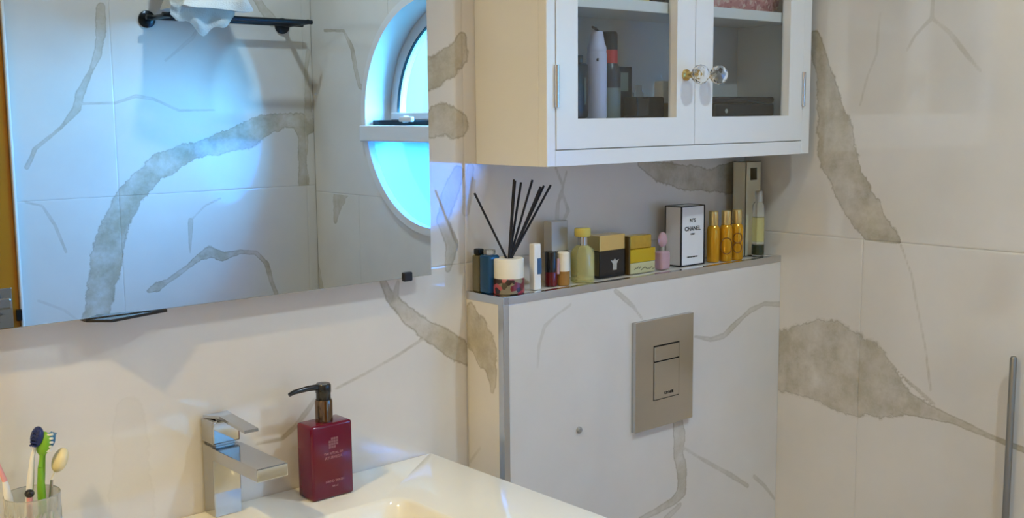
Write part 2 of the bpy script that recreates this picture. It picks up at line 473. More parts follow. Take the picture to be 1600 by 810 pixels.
def tile(name, parent, P, a0, a1, b0, b1, veins, res=0.006, hole=None, thick=0.006, gap=0.0002, m='marble'):
    """one tile: gridded face with a fine arris, P(a, b, depth) maps to the room"""
    a0 += gap; a1 -= gap; b0 += gap; b1 -= gap
    na = max(2, int((a1 - a0) / res) + 1); nb = max(2, int((b1 - b0) / res) + 1)
    ga = np.concatenate(([a0, a0 + .0005], np.linspace(a0, a1, na)[1:-1], [a1 - .0005, a1]))
    gb = np.concatenate(([b0, b0 + .0005], np.linspace(b0, b1, nb)[1:-1], [b1 - .0005, b1]))
    A, B = np.meshgrid(ga, gb, indexing='ij')
    D = np.zeros(A.shape); D[0, :] = D[-1, :] = D[:, 0] = D[:, -1] = .0002
    na, nb = A.shape
    f, hw, st = field(A, B, veins)
    V = np.stack(P(A, B, D), -1).reshape(-1, 3)
    idx = np.arange(na * nb).reshape(na, nb)
    F = np.stack([idx[:-1, :-1], idx[1:, :-1], idx[1:, 1:], idx[:-1, 1:]], -1).reshape(-1, 4)
    if hole is not None:
        ca, cb, r = hole
        keep = (np.hypot(A - ca, B - cb) > r).reshape(-1)[F].all(1)
        F = F[keep]
    # skirt
    bd = np.concatenate([idx[:, 0], idx[-1, 1:], idx[-2::-1, -1], idx[0, -2:0:-1]])
    Aa, Bb = A.reshape(-1)[bd], B.reshape(-1)[bd]
    V2 = np.stack(P(Aa, Bb, np.full(Aa.shape, thick)), -1)
    n0 = len(V); k = np.arange(len(bd)); k2 = (k + 1) % len(bd)
    S = np.stack([bd[k], n0 + k, n0 + k2, bd[k2]], -1)
    if hole is not None:
        S = S[(np.hypot(Aa - ca, Bb - cb) > r)]
    V = np.concatenate([V, V2]); F = np.concatenate([F, S])
    V = V - np.array(origin(parent))
    # outward direction check against the face side
    p0, p1, p2 = V[F[0][0]], V[F[0][1]], V[F[0][2]]
    nrm = np.cross(p1 - p0, p2 - p0)
    out = np.array([float(c) for c in P(0., 0., 0.)]) - np.array([float(c) for c in P(0., 0., 1.)])
    if nrm @ out < 0: F = F[:, ::-1]
    me = bpy.data.meshes.new(name)
    me.vertices.add(len(V)); me.vertices.foreach_set('co', V.astype(np.float32).ravel())
    me.loops.add(F.size); me.loops.foreach_set('vertex_index', F.astype(np.int32).ravel())
    me.polygons.add(len(F)); me.polygons.foreach_set('loop_start', np.arange(0, F.size, 4, dtype=np.int32))
    me.polygons.foreach_set('loop_total', np.full(len(F), 4, dtype=np.int32))
    me.update(calc_edges=True)
    for nm, arr in (('vein', f), ('half_width', hw), ('strength', st)):
        at = me.attributes.new(nm, 'FLOAT', 'POINT')
        full = np.concatenate([arr.reshape(-1), arr.reshape(-1)[bd]]).astype(np.float32)
        at.data.foreach_set('value', full)
    return link(name, me, M[m], parent)

# ------------------------------------------------------------------ room shell
def struct(name, mb, m):
    o = mb.build(name, m); o['kind'] = 'structure'; return o

floor = struct('floor', MB().box(XL - .1, X + .1, -W - .1, .1, -.1, -.006), 'floor_back')
for i in range(5):
    for j in range(3):
        x0, x1 = X - .6 * (i + 1), X - .6 * i
        y0, y1 = -.6 * (j + 1), -.6 * j
        x0, y0 = max(x0, XL), max(y0, -W)
        if x1 - x0 > .02 and y1 - y0 > .02:
            MB().box(x0 + .001, x1 - .001, y0 + .001, y1 - .001, -.006, 0, .0008, 1).build('tile', 'floor_tile', floor)
ceiling = struct('ceiling', MB().box(XL - .1, X + .1, -W - .1, .1, H, H + .08), 'ceiling')
wall_back = struct('wall_back', MB().box(XL - .1, X + .12, .004, .12, 0, H), 'grout')
wall_front = struct('wall_front', MB().box(XL - .1, X + .12, -W - .12, -W - .004, 0, H), 'grout')
wall_left = struct('wall_left', MB().box(XL - .12, XL - .004, -W, .004, 0, H), 'grout')

WY, WZ, WR = -1.099, 1.419, 0.335     # the round window
def wall_with_hole():
    t = bmesh.new(); R = WR - .012; n = 96
    ys = (-W - .004, .004)
    outer = [(ys[0], 0), (ys[1], 0), (ys[1], H), (ys[0], H)]
    vo = [t.verts.new((X + .004, y, z)) for y, z in outer]
    vi = [t.verts.new((X + .004, WY + R * math.cos(2 * math.pi * k / n), WZ + R * math.sin(2 * math.pi * k / n))) for k in range(n)]
    E = [t.edges.new((vo[k], vo[(k + 1) % 4])) for k in range(4)] + [t.edges.new((vi[k], vi[(k + 1) % n])) for k in range(n)]
    bmesh.ops.triangle_fill(t, use_beauty=True, edges=E)
    g = bmesh.ops.extrude_face_region(t, geom=t.faces[:])
    bmesh.ops.translate(t, vec=(.12, 0, 0), verts=[v for v in g['geom'] if isinstance(v, bmesh.types.BMVert)])
    mb = MB(); mb.add(t); return mb
wall_right = struct('wall_right', wall_with_hole(), 'grout')

BY = 0.0925     # depth of the boxed-in cistern
BZ = 1.134      # its ledge
PB = lambda a, b, d: (a, d + 0 * a, b)
PF = lambda a, b, d: (a, -W - d + 0 * a, b)
PR = lambda a, b, d: (X + d + 0 * a, a, b)
PL = lambda a, b, d: (XL - d + 0 * a, a, b)
ZJ = (0.0, 1.18, H)
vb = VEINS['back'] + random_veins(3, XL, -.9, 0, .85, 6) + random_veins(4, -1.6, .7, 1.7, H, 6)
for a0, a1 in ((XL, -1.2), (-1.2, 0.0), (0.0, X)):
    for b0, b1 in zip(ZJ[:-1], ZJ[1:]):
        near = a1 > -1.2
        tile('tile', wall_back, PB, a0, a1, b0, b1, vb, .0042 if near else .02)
vf = VEINS['front'] + random_veins(7, .1, .7, .0, .8, 4) + random_veins(8, XL, .6, 1.95, H, 4)
for a0, a1 in ((XL, -1.02), (-1.02, -.5), (-.5, .1), (.1, .7), (.7, X)):
    for b0, b1 in zip((0, 1.2), (1.2, H)):
        if a1 <= -.5 and b0 == 0:      # the doorway
            if a0 == XL: tile('tile', wall_front, PF, a0, a1, b0, b1, [], .05)
            continue
        if b0 > 0 and a1 <= -.5 and a0 > XL:
            tile('tile', wall_front, PF, a0, a1, 2.1, b1, vf, .02); continue
        if a0 == -.5:
            tile('tile', wall_front, PF, -.177, a1, b0, b1, vf, .0048)
            if b0 > 0: tile('tile', wall_front, PF, -.5, -.1775, 2.1, b1, vf, .02)
            continue
        tile('tile', wall_front, PF, a0, a1, b0, b1, vf, .0048 if a1 > -.3 else .02)
vr = VEINS['C'] + random_veins(11, -1.6, -.9, 1.8, H, 4) + random_veins(12, -1.7, -.5, .0, .7, 5) + random_veins(13, -.9, 0, 1.9, H, 3)
for b0, b1, ys in ((0, 1.18, (-W, -1.473, -.873, -.273, 0.0)), (1.18, H, (-W, -1.30, -.70, 0.0))):
    for a0, a1 in zip(ys[:-1], ys[1:]):
        tile('tile', wall_right, PR, a0, a1, b0, b1, vr, .0045, hole=(WY, WZ, WR - .012))
vl = random_veins(21, -W, 0, 0, H, 14)
for a0, a1 in ((-W, -1.2), (-1.2, -.6), (-.6, 0)):
    for b0, b1 in zip(ZJ[:-1], ZJ[1:]):
        tile('tile', wall_left, PL, a0, a1, b0, b1, vl, .02)

# door in the front wall (seen in the mirror)
door = MB().box(-1.0, -.187, -W - .03, -W + .012, .005, 2.06, .002).build('door_1', 'door'); door['kind'] = 'structure'
for zz0, zz1 in ((.12, .85), (1.05, 1.95)):
    for xx0, xx1 in ((-.90, -.62), (-.56, -.30)):
        MB().box(xx0, xx1, -W + .010, -W + .018, zz0, zz1, .004).build('door_panel', 'door', door)
dh = MB().box(-.262, -.206, -W + .012, -W + .018, .872, .978, .002)
dh.rod((-.235, -W + .016, .945), (-.235, -W + .06, .945), .009).box(-.34, -.222, -W + .050, -W + .066, .930, .958, .005)
dh.rod((-.235, -W + .016, .900), (-.235, -W + .034, .900), .012)
dh.build('door_handle', 'brushed', door, label='brushed steel lever handle on its plate')
MB().box(-.198, -.184, -W + .012, -W + .020, .888, .918, .001).build('latch', 'darkmetal', door)
fr = MB().box(-.186, -.1785, -W - .01, -W + .020, 0, 2.085, .002).box(-1.02, -1.002, -W - .01, -W + .020, 0, 2.085, .002).box(-1.02, -.1785, -W - .01, -W + .020, 2.065, 2.1, .002)
tr = fr.build('trim_1', 'white'); tr['kind'] = 'structure'

# ------------------------------------------------------------------ round window in the right wall
win = MB().ring(WY, WZ, WR - .022, WR, X - .010, X + .110).build('window_1', 'upvc', smooth=True); win['kind'] = 'structure'
BZ0, BZ1 = 1.341, 1.388
def halfchord(z, r): return math.sqrt(max(0, r * r - (z - WZ) ** 2))
hc = halfchord(1.365, WR)
MB().box(X - .020, X + .060, WY - hc - .003, WY + hc + .003, BZ0, BZ1, .004).build('crossbar', 'upvc', win)
au = math.asin((1.402 - WZ) / .30)
sash = MB().ring(WY, WZ, .276, .3125, X + .080, X + .110, au, math.pi - au)
sash.build('sash', 'upvc', win, smooth=True)
MB().ring(WY, WZ, .2735, .2765, X + .078, X + .086, au, math.pi - au).build('gasket', 'darkmetal', win)
hc2 = halfchord(1.41, .306)
MB().box(X + .075, X + .108, WY - hc2, WY + hc2, 1.402, 1.424, .003).build('sash_rail', 'upvc', win)
MB().box(X + .012, X + .100, WY - hc2, WY + .02 + hc2 - .06, 1.388, 1.402).build('gasket', 'darkmetal', win)
MB().rod((X - .002, WY - .135, 1.405), (X + .014, WY - .135, 1.405), .010).box(X - .012, X + .0, WY - .145, WY - .085, 1.398, 1.412, .003).build('catch', 'upvc', win, smooth=True)
MB().rod((X - .002, WY + .135, 1.405), (X + .014, WY + .135, 1.405), .010).box(X - .012, X + .0, WY + .085, WY + .145, 1.398, 1.412, .003).build('catch', 'upvc', win, smooth=True)
def disc_part(z_lo, z_hi, r, x, name, m):
    pts = []
    for k in range(181):
        a = 2 * math.pi * k / 180
        y, z = r * math.cos(a), WZ + r * math.sin(a)
        pts.append((WY + y, min(max(z, z_lo), z_hi)))
    q = []
    for p in pts:
        if not q or (abs(p[0] - q[-1][0]) + abs(p[1] - q[-1][1])) > 1e-5: q.append(p)
    # clamp the width of the cut edge to the chord
    q = [(max(WY - halfchord(p[1], r), min(WY + halfchord(p[1], r), p[0])), p[1]) for p in q]
    if abs(q[0][0] - q[-1][0]) + abs(q[0][1] - q[-1][1]) < 1e-5: q = q[:-1]
    t = bmesh.new()
    a_ = [t.verts.new((x, y, z)) for y, z in q]
    t.faces.new(a_)
    mb = MB(); mb.add(t); return mb.build(name, m, win)
disc_part(1.42, 9, .277, X + .095, 'pane', 'pane_clear')
disc_part(0, 1.344, .316, X + .012, 'pane', 'pane_blue')
pl_ = bpy.data.lights.new('daylight_portal', 'AREA'); pl_.shape = 'RECTANGLE'; pl_.size = .68; pl_.size_y = .68; pl_.cycles.is_portal = True
po = bpy.data.objects.new('daylight_portal', pl_); COL.objects.link(po)
po.location = (X + .125, WY, WZ); po.rotation_euler = (0, math.radians(90), 0)

# ------------------------------------------------------------------ ceiling downlights
def downlight(x, y, label, power, color):
    t = empty('ceiling_light', (x, y, H), label, 'light', 'recessed ceiling spotlights')
    MB().lathe((x, y, H - .008), [(.030, .006), (.034, 0), (.046, 0), (.048, .004), (.048, .0075), (.030, .0075)], 32).build('bezel', 'chrome', t, smooth=True)
    MB().lathe((x, y, H - .005), [(0, 0), (.031, 0), (.031, .003), (0, .003)], 24).build('lens', mat('lamp_lens', (1, 1, 1), .3, emit=(color, 12.0)), t)
    l = bpy.data.lights.new('lamp', 'AREA'); l.shape = 'DISK'; l.size = .06; l.energy = power; l.color = color; l.spread = math.radians(150)
    o = bpy.data.objects.new('lamp', l); COL.objects.link(o); o.parent = t; o.location = (0, 0, -.012)
downlight(-1.50, -.62, 'recessed warm ceiling spotlight nearest the left wall, over the washbasin side', WARM_P, WARM_C)
downlight(-.55, -1.10, 'recessed cool white ceiling spotlight in front of the door', COOL_P * .35, COOL_C)
downlight(.26, -1.14, 'recessed cool white ceiling spotlight nearest the round window', COOL_P * 1.15, COOL_C)

# ------------------------------------------------------------------ boxed-in cistern with ledge
cis = empty('cistern_box', (X / 2, -BY / 2, 0), 'marble tiled cistern boxing with steel trimmed ledge, between washbasin and right wall', 'cistern box')
MB().box(.004, X - .001, -BY + .004, -.001, 0, BZ - .004).build('core', 'grout', cis)
tile('tile', cis, lambda a, b, d: (a, -BY + d + 0 * a, b), .010, X, 0, BZ - .012, VEINS['box'], .004)
tile('tile', cis, lambda a, b, d: (d + 0 * a, a, b), -BY + .011, -.001, 0, BZ - .011, VEINS['side'], .005)
tile('tile', cis, lambda a, b, d: (a, b, BZ - .001 - d + 0 * a),   .011, X - .0005, -BY + .011, -.001, [([(.1, -.3, .01), (.2, -.3, .01)], 1, None)], .02)
MB().box(0, X - .0005, -BY - .001, -BY + .012, BZ - .013, BZ, .0008).build('edge_trim', 'trim', cis)
MB().box(-.001, .012, -BY - .001, -.001, BZ - .013, BZ + .0002, .0008).build('edge_trim', 'trim', cis)
MB().box(-.001, .011, -BY - .001, -BY + .012, 0, BZ - .012, .0008).build('corner_trim', 'trim', cis)
bump_ = MB().lathe((.165, -BY, .889), [(.0055, 0), (.0055, .003), (.004, .005), (0, .005)], 16, 'Y-').build('bumper', mat('grey_rubber', lin(150, 150, 148), .6))
own(tag(bump_, 'small round grey rubber buffer stuck on the marble cistern box', 'buffer'), (.165, -BY, .889))

# flush plate
fx, fz = .2948, .858
fp = empty('flush_plate', (fx + .078, -BY, fz), 'satin steel dual flush plate on the front of the cistern box', 'flush plate')
y = -BY
pl = MB()
bx0, bx1, bz0, bz1 = fx + .047, fx + .117, fz + .050, fz + .150
pl.box(fx, bx0, y - .010, y, fz, fz + .197, .0015).box(bx1, fx + .156, y - .010, y, fz, fz + .197, .0015)
pl.box(bx0 - .002, bx1 + .002, y - .010, y, fz, bz0, .0012).box(bx0 - .002, bx1 + .002, y - .010, y, bz1, fz + .197, .0012)
pl = MB()
pl.box(fx, fx + .156, y - .004, y, fz, fz + .197)
for q in ((fx, bx0, fz, fz + .197), (bx1, fx + .156, fz, fz + .197), (bx0, bx1, fz, bz0), (bx0, bx1, bz1, fz + .197)):
    pl.box(q[0], q[1], y - .010, y - .003, q[2], q[3])
pl.build('plate', 'brushed', fp)
MB().box(bx0, bx1, y - .0045, y - .004, bz0, bz1).build('recess', 'blackmatt', fp)
MB().box(bx0 + .002, bx1 - .001, y - .011, y - .004, bz1 - .0285, bz1 - .0025, .0008).build('flush_button', 'brushed', fp)
big = MB().box(bx0 + .002, bx1 - .001, y - .011, y - .004, bz0 + .0015, bz1 - .0305, .0008).build('flush_button', 'brushed', fp)
text('GROHE', .0075, (bx0 + bx1) / 2 + .006, y - .0112, bz0 + .010, 'darkmetal', big)

# ------------------------------------------------------------------ mirror
mir = empty('wall_mirror', (-.72, 0, 1.173), 'large frameless rectangular mirror on the marble wall above the washbasin', 'mirror')
MB().box(-1.36, -.0916, -.030, -.0265, 1.173, 2.05, .0005, 1).build('mirror_glass', 'mirror', mir)
MB().box(-1.355, -.096, -.0265, -.0005, 1.178, 2.045).build('backing_panel', 'mirror_back', mir)
MB().box(-1.357, -.094, -.0265, -.024, 1.1755, 2.047).build('rim', 'darkmetal', mir)
t = bmesh.new()
pts = [(-.575, -.031), (-.560, -.031), (-.500, -.031), (-.545, -.047)]
mb = MB()
top = [t.verts.new((a, b, 1.1725)) for a, b in ((-.625, -.012), (-.625, -.031), (-.601, -.054), (-.520, -.031), (-.520, -.012))]
bot = [t.verts.new((v.co.x, v.co.y, 1.1690)) for v in top]
t.faces.new(top); t.faces.new(bot[::-1])
for k in range(5): t.faces.new((top[k], bot[k], bot[(k + 1) % 5], top[(k + 1) % 5]))
mb.add(t); mb.build('support_clip', 'black', mir, label='thin black clip under the lower edge')
MB().box(-.146, -.130, -.034, -.026, 1.168, 1.182, .002).build('support_clip', 'blackmatt', mir, label='small dark clip at the lower right corner')

# ------------------------------------------------------------------ washbasin, vanity, tap
def rrect(x0, x1, y0, y1, r, n=8):
    P = []
    for cx, cy, a in ((x1 - r, y1 - r, 0), (x0 + r, y1 - r, 90), (x0 + r, y0 + r, 180), (x1 - r, y0 + r, 270)):
        for k in range(n + 1):
            t = math.radians(a + 90 * k / n); P.append((cx + r * math.cos(t), cy + r * math.sin(t)))
    return P
SZ = .879
sx0, sx1, sy0, sy1 = -1.18, -.0755, -.470, -.0012
van = empty('vanity_cabinet', ((sx0 + sx1) / 2, -.235, .30), 'white wall hung vanity cabinet under the washbasin', 'cabinet')
MB().box(sx0 + .01, sx1 - .01, sy0 + .024, sy1, .30, .768, .002).build('body', 'vanity', van)
for z0, z1 in ((.305, .530), (.538, .764)):
    dr = MB().box(sx0 + .012, sx1 - .012, sy0 + .004, sy0 + .0235, z0, z1, .002).build('drawer', 'vanity', van)
    MB().box(-.75, -.50, sy0 - .018, sy0 - .010, z1 - .05, z1 - .04, .001).box(-.745, -.735, sy0 - .012, sy0 + .006, z1 - .048, z1 - .042).box(-.515, -.505, sy0 - .012, sy0 + .006, z1 - .048, z1 - .042).build('handle', 'chrome', dr)
bas = empty('washbasin', ((sx0 + sx1) / 2, -.235, .852), 'white ceramic washbasin slab with rectangular bowl, right of the tumbler, under the mirror', 'washbasin')
loops = [(rrect(sx0 + .02, sx1 - .02, sy0 + .02, sy1, .004), .7685), (rrect(sx0, sx1, sy0, sy1, .004), .775), (rrect(sx0, sx1, sy0, sy1, .004), SZ - .003), (rrect(sx0 + .0012, sx1 - .0012, sy0 + .0012, sy1 - .0002, .004), SZ - .0006),
         (rrect(sx0 + .003, sx1 - .003, sy0 + .003, sy1 - .0004, .004), SZ)]
bx = [-.945, -.228, -.430, -.124]
for ins, z, r in ((0, SZ, .030), (.003, SZ - .0008, .030), (.006, SZ - .004, .030), (.010, SZ - .014, .030), (.022, SZ - .055, .035), (.040, SZ - .088, .040), (.070, SZ - .102, .040), (.16 / 2, SZ - .104, .03)):
    loops.append((rrect(bx[0] + ins, bx[1] - ins, bx[2] + ins, bx[3] - ins, r), z))
t = bmesh.new(); R = [[t.verts.new((x, y, z)) for x, y in P] for P, z in loops]
n = len(R[0])
for a, b in zip(R[:-1], R[1:]):
    for k in range(n): t.faces.new((a[k], a[(k + 1) % n], b[(k + 1) % n], b[k]))
t.faces.new(R[0][::-1]); t.faces.new(R[-1])
mb = MB(); mb.add(t); bo = mb.build('bowl', 'ceramic', bas, smooth=True)
MB().lathe((-.58, -.277, SZ - .1035), [(.032, 0), (.032, .0015), (.028, .003), (.010, .003), (0, .005)], 28).build('drain', 'chrome', bas, smooth=True)

tap = empty('basin_tap', (-.448, -.019, SZ), 'square chrome mixer tap with flat lever on the back of the washbasin', 'tap')
MB().box(-.468, -.428, -.034, -.004, SZ, .9775, .0012).build('column', 'chrome', tap)
MB().box(-.470, -.426, -.160, -.034, .9605, .9775, .0010).box(-.462, -.434, -.154, -.140, .9592, .9608).build('spout', 'chrome', tap)
head = MB().box(-.468, -.428, -.037, -.002, .981, 1.0125, .0022).box(-.462, -.434, -.032, -.006, .977, .982).build('head', 'chrome', tap)
t = bmesh.new()
pr = [(-.006, 1.0165), (-.034, 1.0185), (-.060, 1.0165), (-.104, 1.0135)]
for s, dz in ((0, 0), (1, -.0045)): pass
vt = [[t.verts.new((x, y, z + dz)) for x in (-.466 + .010 * min(1, i), -.430 - .006 * min(1, i))] for dz in (0, -.0042) for i, (y, z) in enumerate(pr)]
for r in range(3):
    t.faces.new((vt[r][0], vt[r][1], vt[r + 1][1], vt[r + 1][0])); t.faces.new((vt[4 + r][0], vt[5 + r][0], vt[5 + r][1], vt[4 + r][1]))
    for j in (0, 1): t.faces.new((vt[r][j], vt[r + 1][j], vt[5 + r][j], vt[4 + r][j]))
for r in (0, 3): t.faces.new((vt[r][0], vt[r][1], vt[4 + r][1], vt[4 + r][0]))
mb = MB(); mb.add(t); mb.box(-.458, -.438, -.030, -.008, 1.010, 1.016); mb.build('lever', 'chrome', tap)

# soap dispenser
M['soap'] = mat('deep_red_bottle', (0.13, 0.002, 0.020), 0.10)
M['bronze'] = mat('bronze_collar', (0.20, 0.14, 0.10), 0.15, 1.0)
M['printed'] = mat('pale_red_print', lin(176, 120, 128), .5)
M['emblem'] = mat('grey_pink_print', lin(140, 88, 92), .5)
sp = empty('soap_dispenser', (-.305, -.053, SZ), 'dark red rectangular pump bottle of hand wash standing on the washbasin, right of the tap', 'soap bottle')
MB().box(-.339, -.271, -.0735, -.0325, SZ, .9875, .0045, 4).build('bottle', 'soap', sp, smooth=True)
MB().lathe((-.305, -.053, .987), [(.0125, 0), (.0125, .030), (.0115, .032), (0, .032)], 28).build('collar', 'bronze', sp, smooth=True)
pu = MB().lathe((-.305, -.053, 1.0185), [(.0105, 0), (.0105, .010), (.0112, .011), (.0112, .021), (.0095, .0235), (0, .0235)], 24)
pu.tube([(-.305, -.053, 1.0375), (-.330, -.053, 1.0385), (-.352, -.053, 1.0370), (-.360, -.053, 1.0345)], [.0048, .0040, .0034, .0028], 10)
pu.build('pump', 'black', sp, smooth=True)
yf = -.0737
em = MB()
for i in range(4):
    for j in range(4):
        if (i, j) not in ((0, 3), (3, 0)):
            em.box(-.3115 + i * .0040, -.3115 + i * .0040 + .0033, yf - .0003, yf, .9520 + j * .0040, .9520 + j * .0040 + .0033)
em.build('emblem', 'emblem', sp)
text('THE RITUAL OF', .0045, -.304, yf, .9445, 'printed', sp)
text('AYURVEDA', .0056, -.304, yf, .9385, 'printed', sp)
text('HAND WASH', .0050, -.303, yf, .9040, 'printed', sp)
text('300 ml', .0036, -.303, yf, .8965, 'printed', sp)

# tumbler with brushes
M['tumbler'] = mat('cut_glass', (0.86, 0.86, 0.82), 0.08, 0, 1.5, .75)
TX, TY = -.7105, -.060
tum = empty('tumbler', (TX, TY, SZ), 'clear cut glass tumbler holding toothbrushes at the left end of the washbasin', 'tumbler')
mb = MB(); t = bmesh.new(); n = 48; rings = []
for r, z, rel in ((.0, 0, 0), (.026, 0, 0), (.0285, .003, 0), (.0285, .010, 1), (.0290, .030, 1), (.0295, .052, 1), (.0300, .078, 1), (.0312, .084, 0), (.0318, .099, 0), (.0312, .1003, 0), (.0303, .099, 0), (.0292, .080, 0), (.0280, .012, 0), (0, .009, 0)):
    if r == 0: rings.append([t.verts.new((TX, TY, SZ + z))]); continue
    rings.append([t.verts.new((TX + (r + (.0016 * (k % 2) * rel)) * math.cos(6.28318 * k / n), TY + (r + (.0016 * (k % 2) * rel)) * math.sin(6.28318 * k / n), SZ + z)) for k in range(n)])
for a, b in zip(rings[:-1], rings[1:]):
    for k in range(n):
        k2 = (k + 1) % n
        if len(a) == 1: t.faces.new((a[0], b[k2], b[k]))
        elif len(b) == 1: t.faces.new((a[k], a[k2], b[0]))
        else: t.faces.new((a[k], a[k2], b[k2], b[k]))
mb.add(t); mb.build('glass', 'tumbler', tum)

def brush(name, label, base, neck, tip, handle_m, neck_m, head_m, bristle_m, hr=.0042, head_r=(.0055, .0036, .013), side=(-1, 0, 0), cat='toothbrush', group='toothbrushes in the tumbler'):
    base, neck, tip = Vector(base), Vector(neck), Vector(tip)
    o = empty(name, base, label, cat, group)
    d = (neck - base)
    MB().tube([base, base + d * .35, base + d * .8, neck], [hr * .8, hr, hr, hr * .62], 12).build('handle', handle_m, o, smooth=True)
    MB().tube([neck, (neck + tip) / 2, tip], [hr * .62, hr * .5, hr * .7], 10).build('neck', neck_m, o, smooth=True)
    q = (tip - neck).normalized()
    rot = q.to_track_quat('Z', 'Y').to_matrix().to_4x4()
    mb = MB(); t = bmesh.new(); bmesh.ops.create_uvsphere(t, u_segments=18, v_segments=12, radius=1)
    mb.add(t, Matrix.Translation(tip + q * head_r[2] * .6) @ rot @ Matrix.Diagonal((*head_r, 1)))
    hd = mb.build('head', head_m, o, smooth=True)
    s = Vector(side).normalized(); c = tip + q * head_r[2] * .6
    mb = MB()
    for i in range(-2, 3):
        for j in (-1, 0, 1):
            p = c + q * i * head_r[2] * .33 + s.cross(q) * j * .0026
            mb.rod(p + s * .001, p + s * (.0105 - abs(i) * .0006), .0014, n=6)
    bl = mb.build('bristles', bristle_m, o); bl['kind'] = 'stuff'
    return o
M['navy'] = mat('navy_plastic', lin(28, 42, 96), .35)
M['teal'] = mat('teal_blue_plastic', lin(30, 110, 150), .35)
M['green'] = mat('lime_green_rubber', lin(118, 172, 34), .4)
M['cream'] = mat('cream_plastic', lin(226, 212, 170), .35)
M['pink'] = mat('pink_plastic', lin(232, 160, 156), .35)
M['bristle_w'] = mat('white_bristles', lin(230, 228, 216), .7)
brush('toothbrush', 'white handled toothbrush with a navy blue head, leaning in the tumbler', (-.727, -.064, .8895), (-.707, -.058, 1.020), (-.702, -.058, 1.038), 'white', 'white', 'navy', 'navy', side=(-.6, -.8, 0), head_r=(.0105, .0070, .0125))
brush('toothbrush', 'lime green and white toothbrush standing upright in the tumbler, front of the blue heads', (-.706, -.076, .8895), (-.701, -.066, 1.010), (-.6965, -.063, 1.028), 'green', 'green', 'green', 'bristle_w', hr=.0048, head_r=(.0090, .0060, .0145), side=(.8, -.5, .1))
brush('toothbrush', 'slim toothbrush with a teal blue head behind the green one', (-.705, -.047, .8895), (-.691, -.050, 1.018), (-.686, -.050, 1.030), 'green', 'green', 'teal', 'teal', hr=.0030, head_r=(.0090, .0065, .0100), side=(.6, .8, 0))
brush('toothbrush', 'cream toothbrush with a large pale oval head leaning right in the tumbler', (-.700, -.062, .8895), (-.687, -.060, .990), (-.680, -.060, 1.004), 'brushed', 'white', 'cream', 'cream', hr=.0026, head_r=(.0125, .008, .0150), side=(.4, .9, .1))
brush('toothbrush', 'pink and white toothbrush leaning left out of the tumbler', (-.727, -.058, .8895), (-.739, -.058, 1.000), (-.752, -.058, 1.044), 'white', 'pink', 'pink', 'bristle_w', hr=.0050, side=(-.6, -.8, 0))
rz = empty('razor', (-.722, -.078, .8895), 'small black ended razor handle in the front of the tumbler', 'razor')
MB().tube([(-.722, -.078, .8895), (-.7215, -.082, .960), (-.7205, -.083, .984)], [.0030, .0032, .0034], 10).build('handle', 'pink', rz, smooth=True)
MB().sphere((-.7203, -.083, .987), .0055, (1, 1, .9)).build('cap', 'black', rz, smooth=True)

# ------------------------------------------------------------------ things on the ledge
Z = BZ
G = 'toiletries and perfumes along the ledge'
def glassm(name, c, tr=.8, rough=.03):
    return mat(name, c, rough, 0, 1.45, tr)
M['bluebottle'] = mat('deep_blue_glass', (0.008, 0.070, 0.170), .06, 0, 1.5, .25)
M['clear'] = glassm('clear_glass', (.92, .94, .92), .9)
M['yellowliq'] = glassm('pale_yellow_perfume', (.92, .88, .42), .75)
M['amber'] = mat('amber_gold_plastic', (.68, .33, .012), .16, .35)
M['gold'] = mat('pale_gold', (.80, .62, .26), .22, .85)
M['goldcap'] = mat('brushed_gold_cap', (.78, .62, .28), .28, .9, nscale=60, namp=.1)
M['goldfoil'] = mat('gold_foil', (.62, .42, .07), .25, .7, nscale=120, namp=.25)
M['goldliq'] = glassm('golden_liquid', (.80, .52, .02), .35)
M['olive'] = mat('smoky_olive_glass', (.16, .14, .07), .1, 0, 1.5, .3)
M['silvercap'] = mat('satin_silver_cap', lin(190, 188, 180), .3, .4)
M['cream_label'] = mat('cream_label', lin(228, 222, 206), .5)
M['redliq'] = mat('dark_red_liquid', (.16, .008, .012), .08, 0, 1.5, .25)
M['pinkglass'] = glassm('pink_glass', (.80, .52, .56), .45)
M['brownamber'] = mat('amber_liquid', (.55, .28, .07), .12, 0, 1.45, .4)

b = empty('perfume_bottle', (-.012, -.022, Z), 'dark framed clear bottle at the left end of the ledge, behind the blue one', 'bottle', G)
MB().box(-.004 + .008, .020, -.030, -.012, Z, Z + .060, .003).build('bottle', 'olive', b)
MB().box(.006, .018, -.028, -.014, Z + .060, Z + .070, .002).build('cap', 'darkmetal', b)
b.location = (.012, -.021, Z)
for ch in b.children: ch.data.transform(Matrix.Translation((-.024, 0, 0)))
b = empty('perfume_bottle', (.0175, -.046, Z), 'deep blue glass bottle left of the reed diffuser', 'bottle', G)
b.location = (.0155, -.042, Z)
MB().box(.003, .028, -.054, -.030, Z, Z + .062, .004, 3).build('bottle', 'bluebottle', b, smooth=True)
MB().box(.008, .023, -.049, -.035, Z + .062, Z + .0705, .002).build('cap', 'clear', b)

